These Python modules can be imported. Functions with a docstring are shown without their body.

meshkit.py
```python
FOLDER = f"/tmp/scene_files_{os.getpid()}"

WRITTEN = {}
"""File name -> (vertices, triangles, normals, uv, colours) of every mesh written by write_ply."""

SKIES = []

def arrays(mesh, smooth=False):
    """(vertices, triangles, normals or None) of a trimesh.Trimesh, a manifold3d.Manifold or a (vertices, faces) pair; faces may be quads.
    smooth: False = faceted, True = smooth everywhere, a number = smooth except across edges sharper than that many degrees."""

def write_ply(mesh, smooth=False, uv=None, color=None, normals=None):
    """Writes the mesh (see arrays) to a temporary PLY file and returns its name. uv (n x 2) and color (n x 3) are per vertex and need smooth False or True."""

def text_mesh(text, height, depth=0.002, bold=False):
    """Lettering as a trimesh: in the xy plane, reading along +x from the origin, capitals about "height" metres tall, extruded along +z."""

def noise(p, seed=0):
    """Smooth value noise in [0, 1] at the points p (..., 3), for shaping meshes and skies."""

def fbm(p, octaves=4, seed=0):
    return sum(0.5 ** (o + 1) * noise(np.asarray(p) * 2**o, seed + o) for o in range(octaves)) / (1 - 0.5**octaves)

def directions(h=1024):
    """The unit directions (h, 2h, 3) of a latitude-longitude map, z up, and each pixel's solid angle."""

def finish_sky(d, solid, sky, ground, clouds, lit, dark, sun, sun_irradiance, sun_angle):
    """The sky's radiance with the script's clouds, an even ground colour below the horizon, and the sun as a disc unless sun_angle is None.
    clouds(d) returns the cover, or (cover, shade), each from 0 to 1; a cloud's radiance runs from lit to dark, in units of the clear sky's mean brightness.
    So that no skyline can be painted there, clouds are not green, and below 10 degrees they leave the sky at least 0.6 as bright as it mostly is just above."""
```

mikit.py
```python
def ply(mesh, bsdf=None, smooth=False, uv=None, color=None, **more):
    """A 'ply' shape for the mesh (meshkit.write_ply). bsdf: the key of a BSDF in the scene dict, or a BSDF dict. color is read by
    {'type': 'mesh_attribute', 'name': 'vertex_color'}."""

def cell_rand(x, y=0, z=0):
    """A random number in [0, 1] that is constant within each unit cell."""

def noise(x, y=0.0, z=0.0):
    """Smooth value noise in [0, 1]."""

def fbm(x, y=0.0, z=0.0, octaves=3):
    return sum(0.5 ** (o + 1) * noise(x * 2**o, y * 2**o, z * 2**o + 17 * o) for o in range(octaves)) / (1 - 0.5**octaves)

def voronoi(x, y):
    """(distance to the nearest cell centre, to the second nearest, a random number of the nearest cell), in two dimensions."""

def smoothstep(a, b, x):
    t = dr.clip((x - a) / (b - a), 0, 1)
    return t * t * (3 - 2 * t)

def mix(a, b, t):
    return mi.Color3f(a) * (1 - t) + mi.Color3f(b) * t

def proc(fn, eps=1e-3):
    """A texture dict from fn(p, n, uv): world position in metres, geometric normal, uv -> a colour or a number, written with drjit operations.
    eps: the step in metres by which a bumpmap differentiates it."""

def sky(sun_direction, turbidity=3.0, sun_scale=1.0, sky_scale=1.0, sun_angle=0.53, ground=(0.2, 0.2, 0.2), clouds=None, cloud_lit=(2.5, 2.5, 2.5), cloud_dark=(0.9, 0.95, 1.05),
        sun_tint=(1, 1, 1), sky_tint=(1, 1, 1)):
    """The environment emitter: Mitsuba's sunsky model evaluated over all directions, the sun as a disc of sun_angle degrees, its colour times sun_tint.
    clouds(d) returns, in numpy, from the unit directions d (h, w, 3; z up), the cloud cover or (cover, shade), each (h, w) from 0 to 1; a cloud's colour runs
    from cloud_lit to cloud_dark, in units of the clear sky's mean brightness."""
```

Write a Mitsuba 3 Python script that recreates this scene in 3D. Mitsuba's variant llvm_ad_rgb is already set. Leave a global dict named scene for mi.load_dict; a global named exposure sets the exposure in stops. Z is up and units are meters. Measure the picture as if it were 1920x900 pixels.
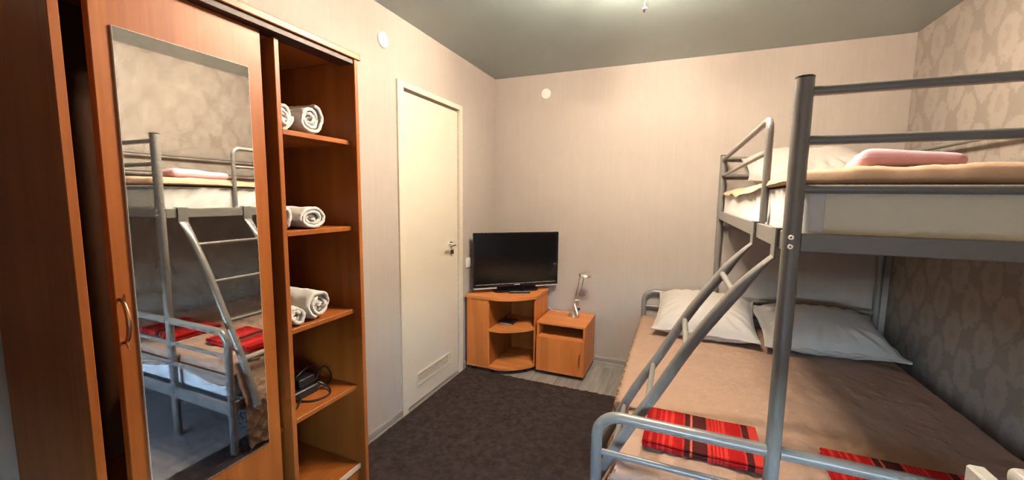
import math
import numpy as np
import trimesh
import drjit as dr
import mitsuba as mi
import mikit
import meshkit
from mikit import proc, noise, fbm, smoothstep

rng = np.random.default_rng(7)
T4 = mi.ScalarTransform4f
scene, labels = {}, {}

# ------------------------------------------------------------------ camera, sky, exposure
exposure = 4.92
CAM = np.array([1.5596, -3.3339, 1.4011])
YAW, PITCH, ROLL, FPX = math.radians(-22.5222), math.radians(-6.1428), math.radians(0.6737), 747.18
fwd = np.array([math.sin(YAW) * math.cos(PITCH), math.cos(YAW) * math.cos(PITCH), math.sin(PITCH)])
right = np.array([math.cos(YAW), -math.sin(YAW), 0.0])
upv = np.cross(right, fwd)
upr = -right * math.sin(ROLL) + upv * math.cos(ROLL)
scene['camera'] = {'type': 'perspective', 'fov_axis': 'x', 'fov': 2 * math.degrees(math.atan(960 / FPX)), 'near_clip': 0.02, 'far_clip': 100.0,
                   'to_world': T4().look_at(origin=CAM.tolist(), target=(CAM + fwd).tolist(), up=upr.tolist())}
scene['sky'] = mikit.sky([0.3, 0.85, 0.5], turbidity=4.0, sun_scale=0.0, sky_scale=12.0, ground=(0.05, 0.055, 0.05), sky_tint=(0.95, 1.0, 1.08))
LAMP = np.array([1.397, -1.6, 2.144])          # the ball of the ceiling lamp
LAMP_RADIANCE = (34.0, 28.0, 21.4)

# ------------------------------------------------------------------ room measures
W, H, Y0, YN = 2.867, 2.439, 0.0, -3.60        # right wall, ceiling, back wall, near wall
XP, XR, YF, YB, XL = 1.8465, 2.803, -2.052, -0.030, 1.3458   # bunk bed: left posts, right posts, foot, head, left edge of the lower bed


TONE = 0.62                                    # one scale for every diffuse colour, made up for by the exposure


def mix(a, b, t):
    return mikit.mix(a, b, t) * TONE


# ------------------------------------------------------------------ mesh helpers
def bx(x0, x1, y0, y1, z0, z1, b=0.0015):
    c, h = np.array([(x0 + x1) / 2, (y0 + y1) / 2, (z0 + z1) / 2]), np.array([x1 - x0, y1 - y0, z1 - z0]) / 2
    if b <= 0 or h.min() <= b * 1.2:
        return trimesh.creation.box(2 * h, trimesh.transformations.translation_matrix(c))
    pts = []
    for s in np.ndindex(2, 2, 2):
        s = np.array(s) * 2 - 1
        for k in range(3):
            q = h - b
            q[k] = h[k]
            pts.append(c + s * q)
    return trimesh.Trimesh(np.array(pts)).convex_hull


def cat(*ms):
    return trimesh.util.concatenate([m for m in ms])


def fillet(pts, r, n=8):
    pts = [np.array(p, float) for p in pts]
    out = [pts[0]]
    for a, b, c in zip(pts[:-2], pts[1:-1], pts[2:]):
        u, v = (a - b) / np.linalg.norm(a - b), (c - b) / np.linalg.norm(c - b)
        ang = math.acos(np.clip(u @ v, -1, 1))
        d = min(r / math.tan(ang / 2), 0.49 * np.linalg.norm(a - b), 0.49 * np.linalg.norm(c - b))
        rr = d * math.tan(ang / 2)
        w = (u + v) / np.linalg.norm(u + v)
        o = b + w * rr / math.sin(ang / 2)
        p0, p1 = b + u * d - o, b + v * d - o
        th = math.acos(np.clip(p0 @ p1 / rr ** 2, -1, 1))
        for t in np.linspace(0, 1, n + 1):
            out.append(o + (math.sin((1 - t) * th) * p0 + math.sin(t * th) * p1) / math.sin(th))
    out.append(pts[-1])
    return np.array(out)


def spline(pts, n=40):
    from scipy.interpolate import CubicSpline
    pts = np.array(pts, float)
    t = np.r_[0, np.cumsum(np.linalg.norm(np.diff(pts, axis=0), axis=1))]
    return CubicSpline(t, pts)(np.linspace(0, t[-1], n))


def tube(path, r, n=18, flat=None, ref=None):
    """A tube along the path; r a number or one per point; flat = (rx, ry) factors per point for oval sections."""
    P = np.array(path, float)
    r = np.broadcast_to(r, len(P))
    t = np.gradient(P, axis=0) if len(P) > 2 else np.repeat((P[1] - P[0])[None], 2, 0)
    t /= np.linalg.norm(t, axis=1, keepdims=True)
    a = np.array(ref if ref is not None else ([0, 0, 1] if abs(t[0][2]) < 0.9 else [1, 0, 0]), float)
    ring = []
    for i in range(len(P)):
        a = a - t[i] * (a @ t[i])
        a /= np.linalg.norm(a)
        b = np.cross(t[i], a)
        th = np.arange(n) / n * 2 * np.pi
        fx, fy = (1, 1) if flat is None else flat[i]
        ring.append(P[i] + r[i] * (fx * np.cos(th)[:, None] * a + fy * np.sin(th)[:, None] * b))
    v = np.vstack(ring + [P[:1], P[-1:]])
    f = []
    for i in range(len(P) - 1):
        for k in range(n):
            q, w = i * n + k, i * n + (k + 1) % n
            f += [[q, w, w + n], [q, w + n, q + n]]
    c0, c1, last = len(v) - 2, len(v) - 1, (len(P) - 1) * n
    for k in range(n):
        f += [[c0, (k + 1) % n, k], [c1, last + k, last + (k + 1) % n]]
    return trimesh.Trimesh(v, f, process=False)


def lathe(profile, centre, n=32, axis=None):
    """profile: (radius, height) pairs turned about z (or about axis), standing at centre."""
    m = trimesh.creation.revolve(np.array(profile, float), sections=n)
    if axis is not None:
        m.apply_transform(trimesh.geometry.align_vectors([0, 0, 1], axis))
    m.apply_translation(centre)
    return m


def prism(poly, z0, z1):
    from shapely.geometry import Polygon
    m = trimesh.creation.extrude_polygon(Polygon(poly), z1 - z0, engine='earcut')
    m.apply_translation([0, 0, z0])
    return m


def grid_faces(n, m, off=0, flip=False):
    i, j = np.meshgrid(np.arange(n - 1), np.arange(m - 1), indexing='ij')
    a = (i * m + j).ravel() + off
    q = np.stack([a, a + m, a + m + 1, a + 1], 1)
    if flip:
        q = q[:, ::-1]
    return np.vstack([q[:, [0, 1, 2]], q[:, [0, 2, 3]]])


def solid(P, th):
    """A sheet given as a grid of points (n, m, 3), thickened against its normal."""
    n, m = P.shape[:2]
    N = np.cross(np.gradient(P, axis=0), np.gradient(P, axis=1))
    N /= np.linalg.norm(N, axis=2, keepdims=True) + 1e-12
    Q = P - N * th
    v = np.vstack([P.reshape(-1, 3), Q.reshape(-1, 3)])
    f = [grid_faces(n, m), grid_faces(n, m, n * m, True)]
    idx = np.arange(n * m).reshape(n, m)
    for e, rev in ((idx[0], False), (idx[-1], True), (idx[:, 0], True), (idx[:, -1], False)):
        a, b = e[:-1], e[1:]
        s = np.vstack([np.stack([a, b, b + n * m], 1), np.stack([a, b + n * m, a + n * m], 1)])
        f.append(s[:, ::-1] if rev else s)
    return trimesh.Trimesh(v, np.vstack(f), process=False)


def rounded_block(x0, x1, y0, y1, z0, z1, r=0.03, step=0.03, wob=0.0, seed=0):
    """A soft box (mattress, folded cloth): a rounded box with a little unevenness."""
    c, h = np.array([(x0 + x1) / 2, (y0 + y1) / 2, (z0 + z1) / 2]), np.array([x1 - x0, y1 - y0, z1 - z0]) / 2
    r = min(r, h.min() * 0.98)
    faces_v, faces_f, off = [], [], 0
    for ax in range(3):
        for s in (-1, 1):
            u, v = (ax + 1) % 3, (ax + 2) % 3

            def ticks(hh):
                k = max(2, int(2 * (hh - r) / step))
                e = np.linspace(0, 1, 5)
                return np.r_[-hh + r * (1 - np.cos(e * np.pi / 2))[:-1] * 1.0, np.linspace(-hh + r, hh - r, k + 1), hh - r * (1 - np.cos(e * np.pi / 2))[::-1][1:]]
            A, B = np.meshgrid(ticks(h[u]), ticks(h[v]), indexing='ij')
            P = np.zeros(A.shape + (3,))
            P[..., u], P[..., v], P[..., ax] = A, B, s * h[ax]
            core = np.clip(P, -(h - r), h - r)
            d = P - core
            L = np.linalg.norm(d, axis=2, keepdims=True)
            P = core + d / np.maximum(L, 1e-9) * r
            faces_v.append(P.reshape(-1, 3))
            faces_f.append(grid_faces(*A.shape, off, s < 0))
            off += A.size
    m = trimesh.Trimesh(np.vstack(faces_v) + c, np.vstack(faces_f), process=False)
    m.merge_vertices(digits_vertex=5)
    if wob:
        v = np.array(m.vertices)
        n = np.array(m.vertex_normals)
        v += n * wob * (2 * meshkit.fbm(v * 9, 3, seed) - 1)[:, None]
        m.vertices = v
    return m


def pillow(size, thick, to, tilt=0.0, yaw=0.0, seed=0, n=64, roll=0.0, flange=0.05):
    """A stuffed pillow in its slip: fat in the middle, pinched to the seams, creased towards the corners."""
    u, v = np.meshgrid(np.linspace(-1, 1, n), np.linspace(-1, 1, n), indexing='ij')
    e = 1 - flange
    a, b = np.clip(np.abs(u) / e, 0, 1), np.clip(np.abs(v) / e, 0, 1)
    hgt = ((1 - a ** 2.6) * (1 - b ** 2.6)) ** 0.55
    sh = 1 - 0.07 * (1 - v ** 2) * np.abs(u) ** 4
    sv = 1 - 0.07 * (1 - u ** 2) * np.abs(v) ** 4
    X, Y = u * sh * size[0] / 2, v * sv * size[1] / 2
    rim = np.minimum(1, 3 * (1 - np.maximum(a, b)))
    P3 = np.stack([X * 9, Y * 9, X * 0 + seed], -1)
    ang = np.arctan2(np.abs(v), np.abs(u) + 1e-6)
    rad = np.hypot(u, v)
    crease = np.sin(ang * 22 + 6 * meshkit.noise(P3 * 0.5, seed)) * np.clip(rad - 0.45, 0, 1) * 0.022
    bump = 0.030 * (meshkit.fbm(P3 * 0.8, 3, seed) - 0.5) + crease
    top = hgt * thick * 0.56 + 0.004 + bump * (0.25 + 0.75 * rim)
    bot = -hgt * thick * 0.44 - 0.004 + 0.5 * bump * rim
    wave = 0.008 * (meshkit.noise(np.stack([X * 14, Y * 14, X * 0 + 9], -1), seed) - 0.5) * (1 - np.minimum(1, rim))
    V = np.vstack([np.stack([X, Y, top + wave], -1).reshape(-1, 3), np.stack([X, Y, bot + wave], -1).reshape(-1, 3)])
    F = [grid_faces(n, n), grid_faces(n, n, n * n, True)]
    idx = np.arange(n * n).reshape(n, n)
    for ed, rev in ((idx[0], False), (idx[-1], True), (idx[:, 0], True), (idx[:, -1], False)):
        p, q = ed[:-1], ed[1:]
        s = np.vstack([np.stack([p, q, q + n * n], 1), np.stack([p, q + n * n, p + n * n], 1)])
        F.append(s[:, ::-1] if rev else s)
    m = trimesh.Trimesh(V, np.vstack(F), process=False)
    R = trimesh.transformations
    m.apply_transform(R.translation_matrix(to) @ R.rotation_matrix(yaw, [0, 0, 1]) @ R.rotation_matrix(tilt, [1, 0, 0]) @ R.rotation_matrix(roll, [0, 1, 0]))
    return m


# ------------------------------------------------------------------ scene helpers
def numbered(key):
    if key not in scene and key not in labels:
        return key
    k = 1
    while f'{key}_{k:03d}' in scene or f'{key}_{k:03d}' in labels:
        k += 1
    return f'{key}_{k:03d}'


def thing(name, label, category, group=None):
    key = numbered(name)
    labels[key] = {'label': label, 'category': category}
    if group:
        labels[key]['group'] = group
    return key


def obj(name, mesh, bsdf, parent=None, smooth=35, label=None, **more):
    key = numbered(f'{parent}__{name}' if parent else name)
    scene[key] = mikit.ply(mesh, bsdf, smooth, **more)
    if label:
        labels.setdefault(key, {})['label'] = label
    return key


def solo(name, mesh, bsdf, label, category, group=None, smooth=35, **more):
    key = thing(name, label, category, group)
    scene[key] = mikit.ply(mesh, bsdf, smooth, **more)
    return key


def struct(name, mesh, bsdf, smooth=False, **more):
    scene[name] = mikit.ply(mesh, bsdf, smooth, **more)
    labels[name] = {'kind': 'structure'}
    return name


def mat(name, color, rough=0.6, spec=0.4, metallic=0.0, bump=None, **more):
    color = color if isinstance(color, dict) else {'type': 'rgb', 'value': [c * (1 if metallic else TONE) for c in color]}
    m = {'type': 'principled', 'base_color': color, 'roughness': rough, 'metallic': metallic, 'specular': spec, **more}
    if metallic:
        m.pop('specular')
    if bump:
        m = {'type': 'bumpmap', 'arbitrary': proc(bump[0], bump[2] if len(bump) > 2 else 1e-3), 'scale': bump[1], 'bsdf': m}
    scene[name] = {'type': 'twosided', 'bsdf': m}


# ------------------------------------------------------------------ materials
def wood_fn(dark, light, axis, seed):
    def fn(p, n, uv):
        c = [p.x, p.y, p.z]
        lng = c[axis]
        a, b = [c[k] for k in range(3) if k != axis]
        w = fbm(a * 9 + seed, b * 9, lng * 0.8, 2)
        fine = fbm(a * 160 + w * 4, b * 160, lng * 5 + seed, 2)
        band = smoothstep(0.35, 0.7, noise(a * 26 + w * 3, b * 26, lng * 1.1 + seed))
        return mix(dark, light, dr.clip(0.5 * fine + 0.3 * band + 0.35 * w - 0.05, 0, 1))
    return proc(fn)


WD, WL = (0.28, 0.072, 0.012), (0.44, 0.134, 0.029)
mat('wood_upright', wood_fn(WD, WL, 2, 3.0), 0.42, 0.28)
mat('wood_along_wall', wood_fn(WD, WL, 1, 5.0), 0.42, 0.28)
mat('wood_across', wood_fn((0.50, 0.155, 0.04), (0.82, 0.31, 0.095), 0, 11.0), 0.42, 0.3)
mat('wood_upright_light', wood_fn((0.48, 0.128, 0.025), (0.80, 0.26, 0.062), 2, 17.0), 0.42, 0.3)
mat('raw_edge', (0.72, 0.52, 0.36), 0.6, 0.3)
mat('track_plastic', (0.07, 0.036, 0.028), 0.5, 0.3)
mat('hardboard', (0.12, 0.042, 0.014), 0.6, 0.2)


def paper(p, n, uv):
    s = p.x + p.y
    a = fbm(s * 260, p.z * 9, 3.0, 2)
    b = fbm(s * 55 + 9, p.z * 3.5, 1.0, 2)
    return mix((0.445, 0.385, 0.345), (0.492, 0.430, 0.386), dr.clip(0.55 * a + 0.55 * b - 0.05, 0, 1))


mat('wallpaper', proc(paper), 0.72, 0.2)
mat('blind_cloth', (0.75, 0.73, 0.68), 0.9, 0.1)
mat('near_paper', (0.06, 0.05, 0.045), 0.8, 0.1)


def damask(p, n, uv):
    w1 = fbm(p.y * 34, p.z * 34, 2.0, 3) - 0.5
    w2 = fbm(p.y * 90, p.z * 90, 5.0, 2) - 0.5
    u, v = (p.y + 0.121) / 0.222, (p.z - 2.143) / 0.31

    def dist(du, dv):
        a, b = u + du, v + dv
        a, b = a - dr.round(a), b - dr.round(b)
        return dr.sqrt(dr.square(a * 0.222 / 0.074) + dr.square(b * 0.31 / 0.118) + 1e-6)
    d = dr.minimum(dist(0.0, 0.0), dist(0.5, 0.5)) + 0.55 * w1 + 0.25 * w2
    light = 1 - smoothstep(0.80, 0.98, d)
    core = 1 - smoothstep(0.22, 0.36, d + 0.2 * w1)
    fine = 0.06 * (noise(p.y * 300, p.z * 40) - 0.5)
    return mix((0.272, 0.232, 0.20), (0.345, 0.298, 0.26), dr.clip(light - 0.5 * core + fine + 0.1 * w1, 0, 1))


mat('damask_paper', proc(damask), 0.62, 0.3)
scene['stretch_ceiling'] = {'type': 'twosided', 'bsdf': {'type': 'principled', 'base_color': {'type': 'rgb', 'value': [0.22, 0.268, 0.266]}, 'roughness': 0.2, 'specular': 0.16}}


def laminate(p, n, uv):
    row = dr.floor(p.x / 0.19)
    tone = mikit.cell_rand(row, dr.floor((p.y + 0.53 * row) / 1.28), 4)
    g = fbm(p.x * 27 + 3 * tone, p.y * 2.4 + 9 * tone, 0.0, 3)
    f = fbm(p.x * 190, p.y * 9, 4.0, 2)
    fx = p.x / 0.19 - row
    joint = dr.select((fx < 0.012) | (fx > 0.988), 0.75, 1.0)
    return mix((0.14, 0.122, 0.113), (0.43, 0.40, 0.372), dr.clip(0.65 * g + 0.3 * f + 0.14 * (tone - 0.5), 0, 1)) * joint


mat('laminate', proc(laminate), 0.38, 0.4)
mat('baseboard_grey', proc(lambda p, n, uv: mix((0.25, 0.225, 0.20), (0.38, 0.35, 0.32), fbm((p.x + p.y) * 8, p.z * 160, 2.0, 2))), 0.42, 0.4)


def pile(p, n, uv):
    a = fbm(p.x * 420, p.y * 420, 1.0, 2)
    b = fbm(p.x * 38, p.y * 38, 7.0, 3)
    return mix((0.014, 0.0098, 0.0095), (0.066, 0.0475, 0.0445), dr.clip(0.6 * a + 0.75 * b - 0.2, 0, 1))


mat('carpet_pile', proc(pile), 0.95, 0.1, sheen=0.3)
mat('door_cream', (0.70, 0.625, 0.51), 0.42, 0.4)
mat('white_plastic', (0.80, 0.79, 0.74), 0.4, 0.45)
mat('window_white', (0.82, 0.82, 0.80), 0.4, 0.45)
mat('dark_gap', (0.10, 0.085, 0.07), 0.8, 0.2)
mat('bed_metal', (0.21, 0.202, 0.188), 0.33, 0.4, clearcoat=0.45, clearcoat_gloss=0.9)
mat('black_plastic', (0.012, 0.012, 0.013), 0.35, 0.4)
mat('tv_bezel', (0.006, 0.006, 0.007), 0.16, 0.5)
mat('tv_screen', (0.004, 0.004, 0.005), 0.14, 0.5)
mat('tv_silver', (0.42, 0.40, 0.39), 0.4, 0.5)
mat('logo_grey', (0.6, 0.6, 0.6), 0.3, 0.5)
mat('chrome', (0.80, 0.80, 0.80), 0.12, metallic=1.0)
mat('satin_steel', (0.62, 0.59, 0.54), 0.32, metallic=1.0)
mat('bronze', (0.48, 0.26, 0.13), 0.30, metallic=1.0)
mat('lock_dark', (0.13, 0.09, 0.06), 0.4, metallic=1.0)


def fabric(base, var, seed):
    def fn(p, n, uv):
        a = fbm(p.x * 300, p.y * 300, p.z * 300 + seed, 2)
        b = fbm(p.x * 7, p.y * 7, p.z * 7 + seed, 2)
        return mix([c * (1 - var) for c in base], [min(c * (1 + var), 0.95) for c in base], dr.clip(0.5 * a + 0.5 * b, 0, 1))
    return proc(fn)


mat('bedspread_tan', fabric((0.43, 0.28, 0.20), 0.14, 1.0), 0.60, 0.3, sheen=0.4,
    bump=(lambda p, n, uv: fbm(p.x * 38 + 2.5 * noise(p.x * 9, p.y * 9), p.y * 24 + 2.5 * noise(p.y * 9, p.x * 9, 3.0), p.z * 30, 3), 0.011, 2e-3))
mat('blanket_tan', fabric((0.50, 0.325, 0.215), 0.14, 2.0), 0.85, 0.15, sheen=0.5)
mat('sheet_white', (0.80, 0.785, 0.76), 0.75, 0.2, sheen=0.2)
mat('mattress_cover', (0.98, 0.91, 0.71), 0.55, 0.3)
mat('pillow_white', (0.565, 0.52, 0.48), 0.75, 0.2, sheen=0.2)
mat('pink_cloth', fabric((0.72, 0.42, 0.48), 0.08, 4.0), 0.9, 0.1, sheen=0.5)
mat('terry_white', fabric((0.70, 0.675, 0.63), 0.10, 6.0), 0.95, 0.1, sheen=0.4)
mat('quilt_patterned', proc(lambda p, n, uv: mix((0.60, 0.55, 0.50), (0.20, 0.15, 0.13), smoothstep(0.52, 0.62, fbm(p.x * 30, p.y * 30, p.z * 30, 3)))), 0.85, 0.1)
RED, LIT, MAR, ORG = (0.42, 0.010, 0.010), (0.60, 0.045, 0.033), (0.08, 0.014, 0.014), (0.62, 0.13, 0.07)
STRIPES = [(0.055, RED), (0.085, LIT), (0.13, RED), (0.142, LIT), (0.172, RED), (0.195, LIT), (0.23, RED), (0.262, LIT), (0.345, RED), (0.362, LIT), (0.41, MAR), (0.43, ORG),
           (0.555, MAR), (0.585, LIT), (0.60, RED), (0.615, LIT), (0.63, RED), (0.645, LIT), (0.66, RED), (0.675, LIT), (0.69, RED), (0.72, LIT), (0.85, RED), (0.865, LIT), (0.92, MAR), (1.1, LIT)]


def stripes(x0, width, skew):
    def fn(p, n, uv):
        t = (p.x - x0 - skew * (p.y + 1.73)) / width + 0.004 * (noise(p.y * 120, p.x * 40) - 0.5)
        c = mi.Color3f(RED)
        for edge, col in reversed(STRIPES):
            c = dr.select(t < edge, mi.Color3f(col), c)
        return c * TONE * (0.8 + 0.4 * fbm(p.x * 350, p.y * 350, p.z * 350, 2))
    return proc(fn)


mat('red_stripes', stripes(1.484, 0.396, 0.03), 0.9, 0.1, sheen=0.3)
mat('red_stripes_dimmer', stripes(2.075, 0.40, 0.03), 0.9, 0.1, sheen=0.3)
scene['mirror_glass'] = {'type': 'twosided', 'bsdf': {'type': 'conductor', 'material': 'none', 'specular_reflectance': {'type': 'rgb', 'value': [0.86, 0.87, 0.86]}}}
mat('mirror_edge', (0.55, 0.55, 0.50), 0.2, 0.6)
scene['pane_glass'] = {'type': 'thindielectric'}
mat('white_paint', (0.5, 0.49, 0.47), 0.35, 0.5)
mat('sticker', (0.5, 0.47, 0.45), 0.6, 0.3)
mat('frosted_shade', (0.85, 0.82, 0.76), 0.4, 0.4)

# ------------------------------------------------------------------ the room shell
struct('floor', bx(-0.12, W + 0.12, YN - 0.12, 0.12, -0.1, 0.0, 0), 'laminate')
struct('ceiling', bx(-0.12, W + 0.12, YN - 0.12, 0.12, H, H + 0.1, 0), 'stretch_ceiling')
struct('wall_back', bx(-0.12, W + 0.12, 0.0, 0.12, 0.0, H, 0), 'wallpaper')
struct('wall_right', bx(W, W + 0.12, YN - 0.12, 0.0, 0.0, H, 0), 'damask_paper')
DY0, DY1, DZ = -1.318, -0.655, 2.045           # door opening
struct('wall_left', cat(bx(-0.12, 0, YN - 0.12, DY0, 0, H, 0), bx(-0.12, 0, DY1, 0, 0, H, 0), bx(-0.12, 0, DY0, DY1, DZ, H, 0)), 'wallpaper')
WX0, WX1, WZ0, WZ1 = 1.30, 2.72, 0.60, 2.10
struct('wall_near', cat(bx(0, WX0, YN - 0.12, YN, 0, H, 0), bx(WX1, W, YN - 0.12, YN, 0, H, 0), bx(WX0, WX1, YN - 0.12, YN, 0, WZ0, 0), bx(WX0, WX1, YN - 0.12, YN, WZ1, H, 0)), 'wallpaper')
struct('trim_1', bx(0.0, 0.95, YN, YN + 0.03, 0.0, H - 0.002, 0), 'near_paper')          # dark panelling left of the window
labels['window_1'] = {'kind': 'structure'}
fr = []
for x0, x1 in ((WX0, (WX0 + WX1) / 2), ((WX0 + WX1) / 2, WX1)):
    fr += [bx(x0, x0 + 0.05, YN - 0.09, YN - 0.03, WZ0, WZ1), bx(x1 - 0.05, x1, YN - 0.09, YN - 0.03, WZ0, WZ1), bx(x0 + 0.05, x1 - 0.05, YN - 0.09, YN - 0.03, WZ0, WZ0 + 0.05), bx(x0 + 0.05, x1 - 0.05, YN - 0.09, YN - 0.03, WZ1 - 0.05, WZ1)]
    obj('pane', bx(x0 + 0.05, x1 - 0.05, YN - 0.062, YN - 0.0619, WZ0 + 0.05, WZ1 - 0.05, 0).copy() if 0 else trimesh.Trimesh([[x0 + .05, YN - .06, WZ0 + .05], [x1 - .05, YN - .06, WZ0 + .05], [x1 - .05, YN - .06, WZ1 - .05], [x0 + .05, YN - .06, WZ1 - .05]], [[0, 2, 1], [0, 3, 2]]), 'pane_glass', 'window_1', False)
obj('frame', cat(*fr), 'window_white', 'window_1')
obj('blind', cat(bx(WX0 + 0.002, WX1 - 0.002, YN - 0.025, YN - 0.021, 0.93, WZ1 - 0.05, 0), tube([(WX0 + 0.002, YN - 0.025, WZ1 - 0.03), (WX1 - 0.002, YN - 0.025, WZ1 - 0.03)], 0.022, 16)), 'blind_cloth', 'window_1')
obj('sill', bx(WX0 - 0.05, WX1 + 0.05, YN - 0.02, YN + 0.14, WZ0 - 0.03, WZ0 - 0.002, 0.004), 'window_white', 'window_1')


def base_profile(p0, p1, nrm, h=0.056, d=0.016):
    """A baseboard with a small rounded head and a foot bead, swept from p0 to p1."""
    p0, p1, nrm = (np.array(q, float) for q in (p0, p1, nrm))
    prof = [(0, 0), (d, 0), (d, 0.008), (d - 0.003, 0.012), (d - 0.003, h - 0.012), (d - 0.006, h - 0.004), (d - 0.011, h), (0, h)]
    V = np.array([[q + nrm * a + np.array([0, 0, b]) for a, b in prof] for q in (p0, p1)]).reshape(-1, 3)
    n = len(prof)
    F = [[k, (k + 1) % n, n + (k + 1) % n] for k in range(n)] + [[k, n + (k + 1) % n, n + k] for k in range(n)]
    F += [[0, k + 1, k] for k in range(1, n - 1)] + [[n, n + k, n + k + 1] for k in range(1, n - 1)]
    m = trimesh.Trimesh(V, F, process=False)
    m.fix_normals()
    return m


struct('baseboard_back', base_profile((0.0, 0, 0), (W, 0, 0), (0, -1, 0)), 'baseboard_grey')
struct('baseboard_left', cat(base_profile((0, -2.118, 0), (0, -1.376, 0), (1, 0, 0)), base_profile((0, -0.613, 0), (0, -0.017, 0), (1, 0, 0)), base_profile((0, YN, 0), (0, -2.936, 0), (1, 0, 0))), 'baseboard_grey')
struct('baseboard_right', base_profile((W, YN, 0), (W, -0.017, 0), (-1, 0, 0)), 'baseboard_grey')

# ------------------------------------------------------------------ the door
labels['door_1'] = {'kind': 'structure'}
obj('leaf', trimesh.boolean.difference([bx(-0.042, -0.006, DY0 + 0.008, DY1 - 0.004, 0.012, 2.030, 0.002), bx(-0.026, 0.01, -1.196, -0.778, 0.130, 0.207, 0)], engine='manifold'), 'door_cream', 'door_1', False)


def casing():
    yo0, yi0, yi1, yo1, zi, zo = -1.374, DY0, DY1, -0.612, DZ, 2.079
    out = []
    for q, x1 in (([(yo0, 0), (yo0, zo), (yo1, zo), (yo1, 0), (yi1, 0), (yi1, zi), (yi0, zi), (yi0, 0)], 0.013),):
        m = prism(q, 0, x1 + 0.02)
        v = np.array(m.vertices)
        m.vertices = np.stack([v[:, 2] - 0.02, v[:, 0], v[:, 1]], 1)
        out.append(m)
    return cat(*out)


obj('casing', casing(), 'door_cream', 'door_1', False)
obj('jamb', cat(bx(-0.11, -0.0205, DY0 - 0.03, DY0 + 0.003, 0, DZ), bx(-0.11, -0.0205, DY1 - 0.003, DY1 + 0.03, 0, DZ), bx(-0.11, -0.0205, DY0, DY1, DZ - 0.003, DZ + 0.03), bx(-0.118, -0.06, DY0, DY1, 0, DZ)), 'door_cream', 'door_1')
for z in (1.775, 0.259):
    obj('hinge', cat(*[tube([(0.002, DY0 + 0.004, z + a), (0.002, DY0 + 0.004, z + a + 0.028)], 0.0075, 14) for a in (-0.045, -0.015, 0.015)], tube([(0.002, DY0 + 0.004, z - 0.052), (0.002, DY0 + 0.004, z + 0.052)], 0.004, 10)), 'door_cream', 'door_1')
vent_y0, vent_y1, vz0, vz1 = -1.202, -0.772, 0.124, 0.213
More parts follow.
